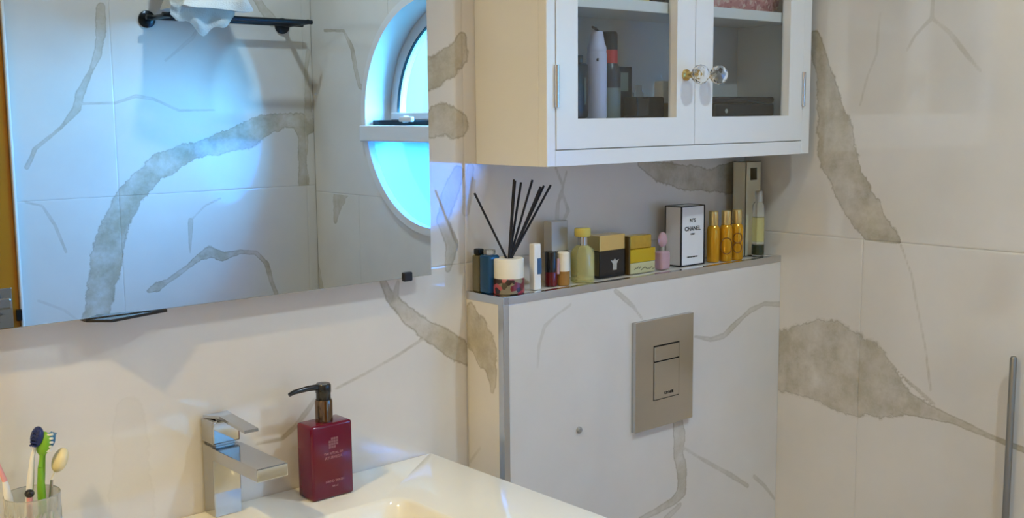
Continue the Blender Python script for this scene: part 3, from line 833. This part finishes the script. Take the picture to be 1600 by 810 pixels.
def floral(name, base, cs, scale=95):
    m = bpy.data.materials.new(name); m.use_nodes = True; nt = m.node_tree; p = nt.nodes['Principled BSDF']
    p.inputs['Roughness'].default_value = .3
    v = nt.nodes.new('ShaderNodeTexVoronoi'); v.inputs['Scale'].default_value = scale
    t = nt.nodes.new('ShaderNodeTexCoord'); r = nt.nodes.new('ShaderNodeValToRGB')
    s = nt.nodes.new('ShaderNodeSeparateColor')
    nt.links.new(t.outputs['Object'], v.inputs['Vector']); nt.links.new(v.outputs['Color'], s.inputs[0]); nt.links.new(s.outputs[0], r.inputs[0])
    r.color_ramp.interpolation = 'CONSTANT'
    r.color_ramp.elements[0].color = base; r.color_ramp.elements[0].position = 0
    r.color_ramp.elements[1].color = cs[0]; r.color_ramp.elements[1].position = .3
    for i, c in enumerate(cs[1:]):
        e = r.color_ramp.elements.new(.3 + .7 * (i + 1) / len(cs)); e.color = c
    nt.links.new(r.outputs[0], p.inputs['Base Color']); return m
M['floral'] = floral('dark_floral_print', lin(52, 34, 30), [lin(150, 40, 62), lin(70, 60, 44), lin(176, 84, 92), lin(110, 34, 48), lin(130, 120, 96)], 110)
M['pouch'] = floral('pink_floral_cloth', lin(196, 130, 128), [lin(214, 160, 154), lin(176, 104, 108), lin(222, 190, 178), lin(204, 144, 140)], 160)
dx, dy = .0375, -.0625
d = empty('reed_diffuser', (dx, dy, Z), 'reed diffuser with black sticks, white collar and dark floral base on the ledge', 'diffuser', G)
MB().lathe((dx, dy, Z), [(.024, 0), (.0256, .0015), (.0256, .0235), (.0245, .025), (0, .025)], 40).build('jar', 'floral', d, smooth=True)
MB().lathe((dx, dy, Z + .025), [(.0246, 0), (.0246, .0300), (.0236, .0315), (.010, .0315), (.010, .026), (0, .026)], 40).build('collar', 'cream_label', d, smooth=True)
for (xt, yt, zt) in ((-.020, -.050, 1.296), (.052, -.064, 1.313), (.060, -.052, 1.314), (.070, -.058, 1.309), (.100, -.052, 1.311), (.109, -.062, 1.300), (.129, -.048, 1.300), (.137, -.056, 1.301)):
    bx_ = dx + (xt - dx) * .03; by_ = dy + (yt - dy) * .1
    MB().rod((bx_ + .001, by_, Z + .052), (xt, yt, zt), .0019, n=8).build('reed', 'reed', d)

b = empty('tube_bottle', (.0785, -.060, Z), 'slim white tube with a blue label right of the reed diffuser', 'tube', G)
b.location = (.0885, -.070, Z)
MB().box(.081, .096, -.0765, -.0635, Z, Z + .076, .002).build('tube', 'white', b)
MB().box(.0872, .0965, -.0772, -.063, Z + .026, Z + .052, .0004).build('label', mat('steel_blue_label', lin(58, 92, 128), .4), b)

b = empty('perfume_bottle', (.136, -.056, Z), 'small bottle with black top and dark red base, beside the amber one', 'bottle', G)
b.location = (.135, -.058, Z)
MB().lathe((.135, -.058, Z), [(.0098, 0), (.0106, .001), (.0106, .022), (.0100, .024), (0, .024)], 24).build('base', 'redliq', b, smooth=True)
MB().lathe((.135, -.058, Z + .024), [(.0103, 0), (.0103, .032), (.009, .034), (0, .034)], 24).build('cap', 'black', b, smooth=True)
MB().box(.1395, .1440, -.0695, -.0668, Z + .020, Z + .046, .0003).build('label', 'pinkglass', b)
b = empty('perfume_bottle', (.156, -.062, Z), 'small cream labelled bottle with amber liquid in front of the silver capped one', 'bottle', G)
MB().lathe((.156, -.066, Z), [(.0098, 0), (.0106, .001), (.0106, .024), (0, .024)], 24).build('base', 'brownamber', b, smooth=True)
MB().lathe((.156, -.066, Z + .024), [(.0106, 0), (.0106, .030), (.009, .032), (0, .032)], 24).build('cap', 'cream_label', b, smooth=True)
b = empty('perfume_bottle', (.176, -.028, Z), 'tall bottle with a large square silver cap, behind the small amber bottle', 'bottle', G)
MB().box(.160, .199, -.037, -.018, Z, Z + .052, .002).build('bottle', 'black', b)
MB().box(.158, .196, -.036, -.016, Z + .052, Z + .104, .0015).build('cap', 'silvercap', b)

b = empty('perfume_bottle', (.205, -.063, Z), 'round shouldered bottle of pale yellow perfume with yellow cap on the ledge', 'bottle', G)
b.location = (.205, -.062, Z)
MB().lathe((.205, -.062, Z), [(.0185, 0), (.0202, .002), (.0202, .048), (.0180, .056), (.0120, .061), (.0100, .063), (0, .063)], 36).build('bottle', 'yellowliq', b, smooth=True)
MB().lathe((.205, -.062, Z + .063), [(.0085, 0), (.0085, .014), (0, .014)], 24).build('neck', 'chrome', b, smooth=True)
MB().lathe((.205, -.062, Z + .0775), [(.0125, 0), (.0140, .002), (.0140, .013), (.0120, .015), (0, .015)], 28).build('cap', glassm('yellow_cap', (.80, .66, .16), .3), b, smooth=True)

b = empty('perfume_box', (.281, -.045, Z), 'black perfume bottle with gold top band and silver emblem, centre of the ledge', 'perfume', G)
MB().box(.249, .313, -.060, -.028, Z, Z + .047, .001).build('bottle', 'black', b)
MB().box(.249, .313, -.060, -.028, Z + .047, Z + .074, .001).build('cap', 'gold', b)
MB().box(.2485, .2492, -.058, -.030, Z + .004, Z + .046).build('side_glass', 'olive', b)
t = bmesh.new(); P = []
sh = [(-.010, .010), (-.004, .008), (0, .012), (.004, .008), (.010, .010), (.005, .003), (.0045, -.008), (-.0045, -.008), (-.005, .003)]
mb = MB().poly([(.286 + x, Z + .020 + z) for x, z in sh], -.0608, -.0600)
mb.build('emblem', 'silvercap', b)

b = empty('perfume_bottle', (.354, -.060, Z), 'square bottle of golden yellow perfume with gold top, between black bottle and pink stopper', 'bottle', G)
b.location = (.352, -.052, Z)
MB().box(.320, .386, -.066, -.040, Z, Z + .020, .002).build('base', glassm('clear_pale_yellow', (.86, .80, .45), .4), b)
MB().box(.320, .386, -.066, -.040, Z + .020, Z + .044, .001).build('liquid', 'goldliq', b)
MB().box(.322, .378, -.064, -.042, Z + .044, Z + .068, .002).build('cap', 'goldfoil', b)
MB().box(.3165, .3200, -.0655, -.0405, Z, Z + .068).build('side_strip', mat('dark_brown', (.10, .06, .015), .3), b)
mb = MB()
rnd = random.Random(5)
for k in range(9):
    x = .330 + k * .006; mb.rod((x, -.0665, Z + .006 + rnd.uniform(0, .004)), (x + .005, -.0665, Z + .009 + rnd.uniform(-.004, .004)), .0005, n=5)
mb.build('script_lettering', 'gap', b)

b = empty('perfume_bottle', (.414, -.060, Z), 'small pink bottle with an oval glass stopper, left of the white carton', 'bottle', G)
b.location = (.414, -.058, Z)
MB().box(.402, .427, -.068, -.048, Z, Z + .034, .005, 3).build('bottle', 'pinkglass', b, smooth=True)
MB().rod((.4145, -.058, Z + .034), (.4145, -.058, Z + .042), .004).build('neck', 'silvercap', b, smooth=True)
MB().sphere((.4145, -.058, Z + .0545), .0105, (1, .7, 1.35)).build('stopper', 'pinkglass', b, smooth=True)

b = empty('perfume_carton', (.4955, -.043, Z), 'white perfume carton with thin black edges, right of the pink stopper bottle', 'carton', G)
MB().box(.462, .528, -.062, -.024, Z, Z + .111).build('carton', 'card', b)
mb = MB(); e = .0016
for x in (.462, .528):
    for y in (-.062, -.024): mb.box(x - e, x + e, y - e * .5, y + e * .5, Z, Z + .111)
for z in (Z + e * .6, Z + .111):
    for y in (-.062, -.024): mb.box(.462, .528, y - e * .5, y + e * .5, z - e * .6, z + e * .6)
    for x in (.462, .528): mb.box(x - e * .5, x + e * .5, -.062, -.024, z - e * .6, z + e * .6)
mb.build('border', 'blackmatt', b)
text('N°5', .0105, .494, -.0625, Z + .084, 'blackmatt', b)
text('CHANEL', .0118, .494, -.0625, Z + .069, 'blackmatt', b, depth=.0004)
text('PARIS', .0045, .494, -.0625, Z + .059, 'gap', b)
text('EAU DE PARFUM', .0040, .494, -.0625, Z + .016, 'gap', b)

def gold_bottle(x, y, label, glyph):
    b = empty('gold_bottle', (x, y, Z), label, 'bottle', 'three gold bottles on the ledge')
    MB().lathe((x, y, Z), [(.0110, 0), (.0124, .002), (.0124, .060), (.0112, .066), (.0085, .070), (0, .070)], 28).build('bottle', 'amber', b, smooth=True)
    MB().lathe((x, y, Z + .070), [(.0086, 0), (.0092, .001), (.0092, .026), (.0080, .0275), (0, .0275)], 24).build('cap', 'goldcap', b, smooth=True)
    if glyph:
        # printed ring motif wrapped on the curved side that looks into the room
        mb = MB(); a0 = math.atan2(-.73, -.68)
        for cz in ((.030,) if glyph == 1 else (.024, .043)):
            rr = .0125 if glyph == 1 else .0095
            pts = []
            for k in range(29):
                t_ = 2 * math.pi * k / 28
                ang = a0 + rr * math.cos(t_) / .0126 * .95
                pts.append((x + .01262 * math.cos(ang), y + .01262 * math.sin(ang), Z + cz + rr * math.sin(t_) * (1.25 if glyph == 1 else 1)))
            mb.tube(pts, .0010, 6)
        mb.build('ring_motif', mat('brown_print', (.20, .08, .006), .3), b)
    return b
gold_bottle(.562, -.057, 'gold plastic bottle, left of three, beside the white carton', 0)
gold_bottle(.589, -.066, 'gold plastic bottle with a ring motif, middle of three', 1)
gold_bottle(.620, -.068, 'gold plastic bottle with a curled motif, right of three, beside the tall gold box', 2)

b = empty('perfume_carton', (.694, -.036, Z), 'tall pale gold carton with a cut out window in the right corner of the ledge', 'carton', G)
x0, x1, y0, y1, zt = .668, .716, -.052, -.020, Z + .186
M['palegold'] = mat('pale_gold_card', lin(222, 216, 190), .22, .3)
mb = MB().box(x0, x1, y1 - .001, y1, Z, zt).box(x0, x0 + .001, y0, y1, Z, zt).box(x1 - .001, x1, y0, y1, Z, zt).box(x0, x1, y0, y1, zt - .001, zt).box(x0, x1, y0, y1, Z, Z + .001)
mb.box(x0, x0 + .013, y0, y0 + .0015, Z, zt).box(x1 - .013, x1, y0, y0 + .0015, Z, zt).box(x0 + .013, x1 - .013, y0, y0 + .0015, zt - .012, zt).box(x0 + .013, x1 - .013, y0, y0 + .0015, Z, Z + .150)
mb.build('carton', 'palegold', b)
MB().box(x0 + .002, x1 - .002, y1 - .004, y1 - .002, Z + .10, zt - .002).build('lining', mat('dark_gold_lining', (.14, .10, .05), .4), b)
b = empty('perfume_bottle', (.683, -.074, Z), 'slim bottle of yellow perfume with dark green label, before the tall gold carton', 'bottle', G)
MB().lathe((.683, -.072, Z), [(.0108, 0), (.0118, .001), (.0118, .030), (0, .030)], 28).build('base', 'clear', b, smooth=True)
MB().lathe((.683, -.072, Z + .030), [(.0118, 0), (.0118, .048), (0, .048)], 28).build('liquid', 'yellowliq', b, smooth=True)
MB().lathe((.683, -.072, Z + .078), [(.0118, 0), (.0118, .024), (.0090, .029), (.0070, .031), (0, .031)], 28).build('neck', 'clear', b, smooth=True)
MB().lathe((.683, -.072, Z + .109), [(.0075, 0), (.0075, .019), (.006, .021), (0, .021)], 24).build('cap', 'silvercap', b, smooth=True)
MB().lathe((.683, -.072, Z + .004), [(.0109, 0), (.0121, .0002), (.0121, .020), (.0109, .0202)], 28).build('label', mat('dark_green_label', lin(44, 52, 30), .3), b, smooth=True)

# ------------------------------------------------------------------ wall cabinet
c0, c1, cd, cz0, cz1 = .0247, .7067, .1673, 1.3383, 1.905
cab = empty('wall_cabinet', ((c0 + c1) / 2, -cd / 2, cz0), 'white wooden wall cabinet with two glass doors above the ledge', 'cabinet')
tk = .018
MB().box(c0, c0 + tk, -cd + .018, -.0005, cz0, cz1, .001).build('side_panel', 'cabinet', cab)
MB().box(c1 - tk, c1, -cd + .018, -.0005, cz0, cz1, .001).build('side_panel', 'cabinet', cab)
MB().box(c0 + tk, c1 - tk, -cd + .018, -.0005, cz0, cz0 + .055, .001).build('bottom_panel', 'cabinet', cab)
MB().box(c0 - .012, c1 + .012, -cd - .012, -.0005, cz1, cz1 + .022, .004).build('top_panel', 'cabinet', cab)
MB().box(c0 + tk, c1 - tk, -.010, -.0006, cz0 + .055, cz1).build('back_panel', 'cabinet_in', cab)
dl, dr_, dzb, dzt = .044, .680, 1.364, 1.885
mb = MB().box(c0, dl - .0012, -cd, -cd + .018, cz0, cz1, .0012).box(dr_ + .0012, c1, -cd, -cd + .018, cz0, cz1, .0012)
mb.box(dl - .0012, dr_ + .0012, -cd, -cd + .018, cz0, dzb - .0014, .0008).box(dl - .0012, dr_ + .0012, -cd, -cd + .018, dzt + .0014, cz1, .0008)
mb.build('face_frame', 'cabinet', cab)
MB().box(c0 + tk, c1 - tk, -cd + .020, -.010, 1.581, 1.599, .001).build('shelf', 'cabinet', cab)
MB().box(c0 + tk, c1 - tk, -cd + .020, -.010, 1.745, 1.763, .001).build('shelf', 'cabinet', cab)
def cab_door(x0, x1, ox0, ox1, hinge_x, knob_x):
    oz0, oz1 = 1.410, 1.838
    mb = MB()
    mb.box(x0, ox0, -cd - .001, -cd + .017, dzb, dzt).box(ox1, x1, -cd - .001, -cd + .017, dzb, dzt)
    mb.box(ox0, ox1, -cd - .001, -cd + .017, dzb, oz0).box(ox0, ox1, -cd - .001, -cd + .017, oz1, dzt)
    d = mb.build('door', 'cabinet', cab)
    MB().box(ox0 - .001, ox1 + .001, -cd + .013, -cd + .016, oz0 - .001, oz1 + .001).build('glass_pane', 'pane_cab', d)
    for z in (1.459, 1.79):
        MB().rod((hinge_x, -cd - .0025, z - .0315), (hinge_x, -cd - .0025, z + .0315), .0040, n=12).build('hinge', 'trim', d, smooth=True)
    k = MB().lathe((knob_x, -cd - .001, 1.480), [(.0095, 0), (.0095, .003), (.0060, .005), (.0050, .014), (.0075, .0165), (.0075, .018), (0, .018)], 24, 'Y-').build('knob_base', 'brass', d, smooth=True)
    t = bmesh.new(); bmesh.ops.create_icosphere(t, subdivisions=2, radius=.0165)
    mb = MB(); mb.add(t, Matrix.Translation((knob_x, -cd - .0325, 1.480)) @ Matrix.Diagonal((1, .92, 1, 1))); mb.build('knob', 'crystal', d)
    return d
xm = .3665
cab_door(dl, xm - .0006, .0890, .3195, dl - .0005, .342)
cab_door(xm + .0006, dr_, .4135, .6370, dr_ + .0005, .390)

CZ = cz0 + .055 + .0165
MB().box(c0 + tk, c1 - tk, -cd + .0185, -.0102, cz0 + .055, CZ).build('floor_panel', 'cabinet_in', cab)
G2 = 'toiletries on the lower cabinet shelf'
M['aerosol'] = mat('lilac_white_can', lin(202, 202, 222), .3)
M['darkteal'] = mat('dark_teal_plastic', lin(22, 32, 44), .3)
M['redcap'] = mat('red_band', lin(190, 44, 42), .35)
M['greygreen'] = mat('grey_green_plastic', lin(112, 122, 118), .35)
b = empty('toiletry_bottle', (.150, -.105, CZ), 'dark teal bottle at the left inside the cabinet, left of the white can', 'bottle', G2)
MB().box(.136, .166, -.118, -.092, CZ, CZ + .088, .006, 3).build('bottle', 'darkteal', b, smooth=True)
MB().rod((.151, -.105, CZ + .088), (.151, -.105, CZ + .1), .009, n=20).build('cap', 'darkteal', b, smooth=True)
MB().box(.1535, .1555, -.1188, -.1178, CZ + .022, CZ + .065).build('stripe', 'greygreen', b)
b = empty('spray_can', (.200, -.095, CZ), 'tall lilac white spray can with nozzle inside the cabinet', 'spray can', G2)
MB().lathe((.200, -.100, CZ), [(.0150, 0), (.0165, .002), (.0165, .104), (.0150, .108), (0, .108)], 32).build('can', 'aerosol', b, smooth=True)
MB().lathe((.200, -.100, CZ + .108), [(.0158, 0), (.0158, .006), (.0130, .013), (.0110, .026), (.0095, .032), (0, .033)], 28).build('cap', 'aerosol', b, smooth=True)
MB().tube([(.204, -.100, CZ + .139), (.194, -.103, CZ + .144), (.184, -.106, CZ + .146)], [.003, .0028, .002], 8).build('nozzle', 'darkteal', b, smooth=True)
MB().lathe((.1895, -.1128, CZ + .094), [(.0026, -.0008), (.0026, .0008), (0, .0008)], 16, 'Y-').build('emblem', 'darkteal', b)
b = empty('toiletry_bottle', (.243, -.085, CZ), 'black capped bottle with red band and grey green base, right of the white can', 'bottle', G2)
MB().lathe((.244, -.085, CZ), [(.0185, 0), (.0200, .002), (.0200, .050), (0, .050)], 32).build('base', 'greygreen', b, smooth=True)
MB().lathe((.244, -.085, CZ + .050), [(.0200, 0), (.0200, .024), (.0175, .034), (.0150, .040), (0, .040)], 32).build('shoulder', 'darkteal', b, smooth=True)
MB().lathe((.244, -.085, CZ + .090), [(.0148, 0), (.0148, .022), (0, .022)], 28).build('band', 'redcap', b, smooth=True)
MB().lathe((.244, -.085, CZ + .112), [(.0146, 0), (.0146, .026), (.0125, .030), (0, .030)], 28).build('cap', 'blackmatt', b, smooth=True)
b = empty('toiletry_box', (.281, -.075, CZ), 'tall dark box with grey panel behind the low black box in the cabinet', 'box', G2)
MB().box(.268, .301, -.085, -.055, CZ, CZ + .086, .001).build('box', 'darkteal', b)
MB().box(.272, .291, -.0855, -.0849, CZ + .045, CZ + .076).build('panel', 'greygreen', b)
b = MB().box(.268, .336, -.128, -.095, CZ, CZ + .035, .003).build('low_box', 'black')
own(tag(b, 'low glossy black box at the front of the left cabinet bay', 'box', G2), (.302, -.112, CZ))
for i, x in enumerate((.330, .356)):
    b = MB().lathe((x, -.050, CZ), [(.008, 0), (.009, .001), (.009, .042), (.006, .047), (.006, .056), (.0, .057)], 20).build('glass_vial', 'clear', smooth=True)
    own(tag(b, ('small clear vial standing behind the low black box, left one', 'small clear vial standing behind the low black box, right one')[i], 'vial', G2), (x, -.050, CZ))
b = empty('toiletry_bottle', (.350, -.110, CZ), 'white capped tan bottle at the right edge of the left cabinet bay', 'bottle', G2)
MB().box(.342, .362, -.118, -.102, CZ, CZ + .024, .002).build('base', mat('tan_liquid', lin(130, 116, 86), .2), b)
MB().box(.340, .364, -.120, -.100, CZ + .024, CZ + .062, .002).build('cap', 'white', b)
b = MB().box(.366, .378, -.118, -.100, CZ, CZ + .054, .002).build('slim_bottle', 'darkteal')
own(tag(b, 'slim dark bottle right of the white capped tan bottle in the cabinet', 'bottle', G2), (.372, -.109, CZ))
b = empty('cosmetic_case', (.58, -.09, CZ), 'long low black case lying in the right cabinet bay', 'case', G2)
MB().box(.487, .668, -.115, -.055, CZ, CZ + .024, .004).build('body', 'blackmatt', b)
MB().box(.487, .668, -.115, -.055, CZ + .0245, CZ + .036, .004).build('lid', 'blackmatt', b)
MB().lathe((.520, -.1155, CZ + .010), [(.004, 0), (.004, .001), (0, .001)], 14, 'Y-').build('clasp', 'silvercap', b)
# upper shelf
G3 = 'things on the middle cabinet shelf'
mb = MB(); t = bmesh.new(); bmesh.ops.create_cube(t, size=1)
bmesh.ops.subdivide_edges(t, edges=t.edges[:], cuts=7, use_grid_fill=True)
for v in t.verts:
    p = v.co.copy(); rr = 1 - .12 * (abs(p.x) * 2) ** 4 - .1 * (abs(p.z) * 2) ** 4
    v.co = Vector((p.x * .205, p.y * .085 * rr, p.z * .075 * (1 - .25 * (abs(p.x) * 2) ** 6)))
    v.co += Vector((0, .003, .003)) * noise.noise(v.co * 40)
mb.add(t, Matrix.Translation((.565, -.083, 1.599 + .0375)))
b = empty('wash_bag', (.565, -.083, 1.600), 'pink floral cloth wash bag on the middle shelf of the right bay', 'bag', G3)
mb.build('bag', 'pouch', b, smooth=True)
MB().box(.475, .655, -.085, -.081, 1.6735, 1.6765, .001).build('zip', 'brass', b)
b = MB().box(.243, .300, -.125, -.085, 1.599, 1.640, .002).build('soap_carton', mat('pale_yellow_card', lin(222, 204, 128), .5))
own(tag(b, 'pale yellow carton on the middle shelf of the left bay', 'carton', G3), (.27, -.105, 1.599))
b = MB().box(.306, .346, -.120, -.085, 1.599, 1.650, .003).build('dark_jar', 'black')
own(tag(b, 'small black jar right of the pale yellow carton on the middle shelf', 'jar', G3), (.326, -.1, 1.599))

# ------------------------------------------------------------------ vertical rail on the right wall
r = empty('grab_rail', (.715, -.575, .30), 'slim grey vertical metal rail on the right wall, at the right edge', 'rail')
MB().lathe((.715, -.571, .30), [(.0040, 0), (.0058, .002), (.0058, .704), (.0040, .7075), (0, .708)], 20).build('bar', mat('grey_metal', (.28, .27, .25), .35, .8), r, smooth=True)
for z in (.34, .66):
    MB().rod((.715, -.571, z), (X, -.571, z), .0045).lathe((X, -.571, z), [(.012, 0), (.012, .004), (0, .005)], 20, 'X-').build('bracket', 'brushed', r, smooth=True)

# ------------------------------------------------------------------ towel rack on the front wall (mirror reflection)
rk = empty('towel_rack', (.43, -W, 1.69), 'dark metal towel rack on the wall opposite the mirror', 'towel rack')
yw = -W
for off, z in ((.045, 1.690), (.150, 1.690)):
    MB().rod((.185, yw + off, z), (.690 - off * .3, yw + off, z), .0065, n=14).build('rail', 'darkmetal', rk, smooth=True)
for x in (.205, .630):
    MB().lathe((x, yw, 1.688), [(.024, 0), (.024, .006), (.018, .010), (0, .010)], 28, 'Y+').rod((x, yw + .008, 1.688), (x, yw + .155, 1.690), .0075, n=12).build('bracket', 'darkmetal', rk, smooth=True)
tw = MB(); t = bmesh.new(); bmesh.ops.create_cube(t, size=1)
bmesh.ops.subdivide_edges(t, edges=t.edges[:], cuts=15, use_grid_fill=True)
for v in t.verts:
    p = v.co.copy()
    q = Vector((p.x * .205, p.y * .155, p.z * .15))
    q.x *= 1 + .10 * math.sin(p.z * 9); q += Vector((noise.noise(q * 14), noise.noise(q * 14 + Vector((9, 0, 0))), noise.noise(q * 11 + Vector((0, 9, 0))) * .8)) * .014
    q *= 1 - .06 * (abs(p.x) * 2) ** 5
    v.co = q
tw.add(t, Matrix.Translation((.322, yw + .130, 1.705 + .075)))
# loose corner hanging over the front rail
t = bmesh.new(); nx, nz = 22, 14; g = []
for i in range(nx + 1):
    row = []
    for j in range(nz + 1):
        u, w_ = i / nx, j / nz
        drop = .012 + .050 * max(0, 1 - abs(u - .52) / .48) ** .9 + .008 * math.sin(u * 17)
        row.append(t.verts.new((.190 + .190 * u, yw + .186 + .003 * math.sin(u * 15 + w_ * 3) + .008 * noise.noise(Vector((u * 4, w_ * 3, 0))), 1.735 - w_ * (.035 + drop))))
    g.append(row)
for i in range(nx):
    for j in range(nz): t.faces.new((g[i][j], g[i + 1][j], g[i + 1][j + 1], g[i][j + 1]))
bmesh.ops.solidify(t, geom=t.faces[:], thickness=.007)
tw.add(t)
tw = tw.build('towel', 'towel', smooth=True)
own(tag(tw, 'crumpled white towel lying on the towel rack opposite the mirror', 'towel'), (.285, yw + .100, 1.698))
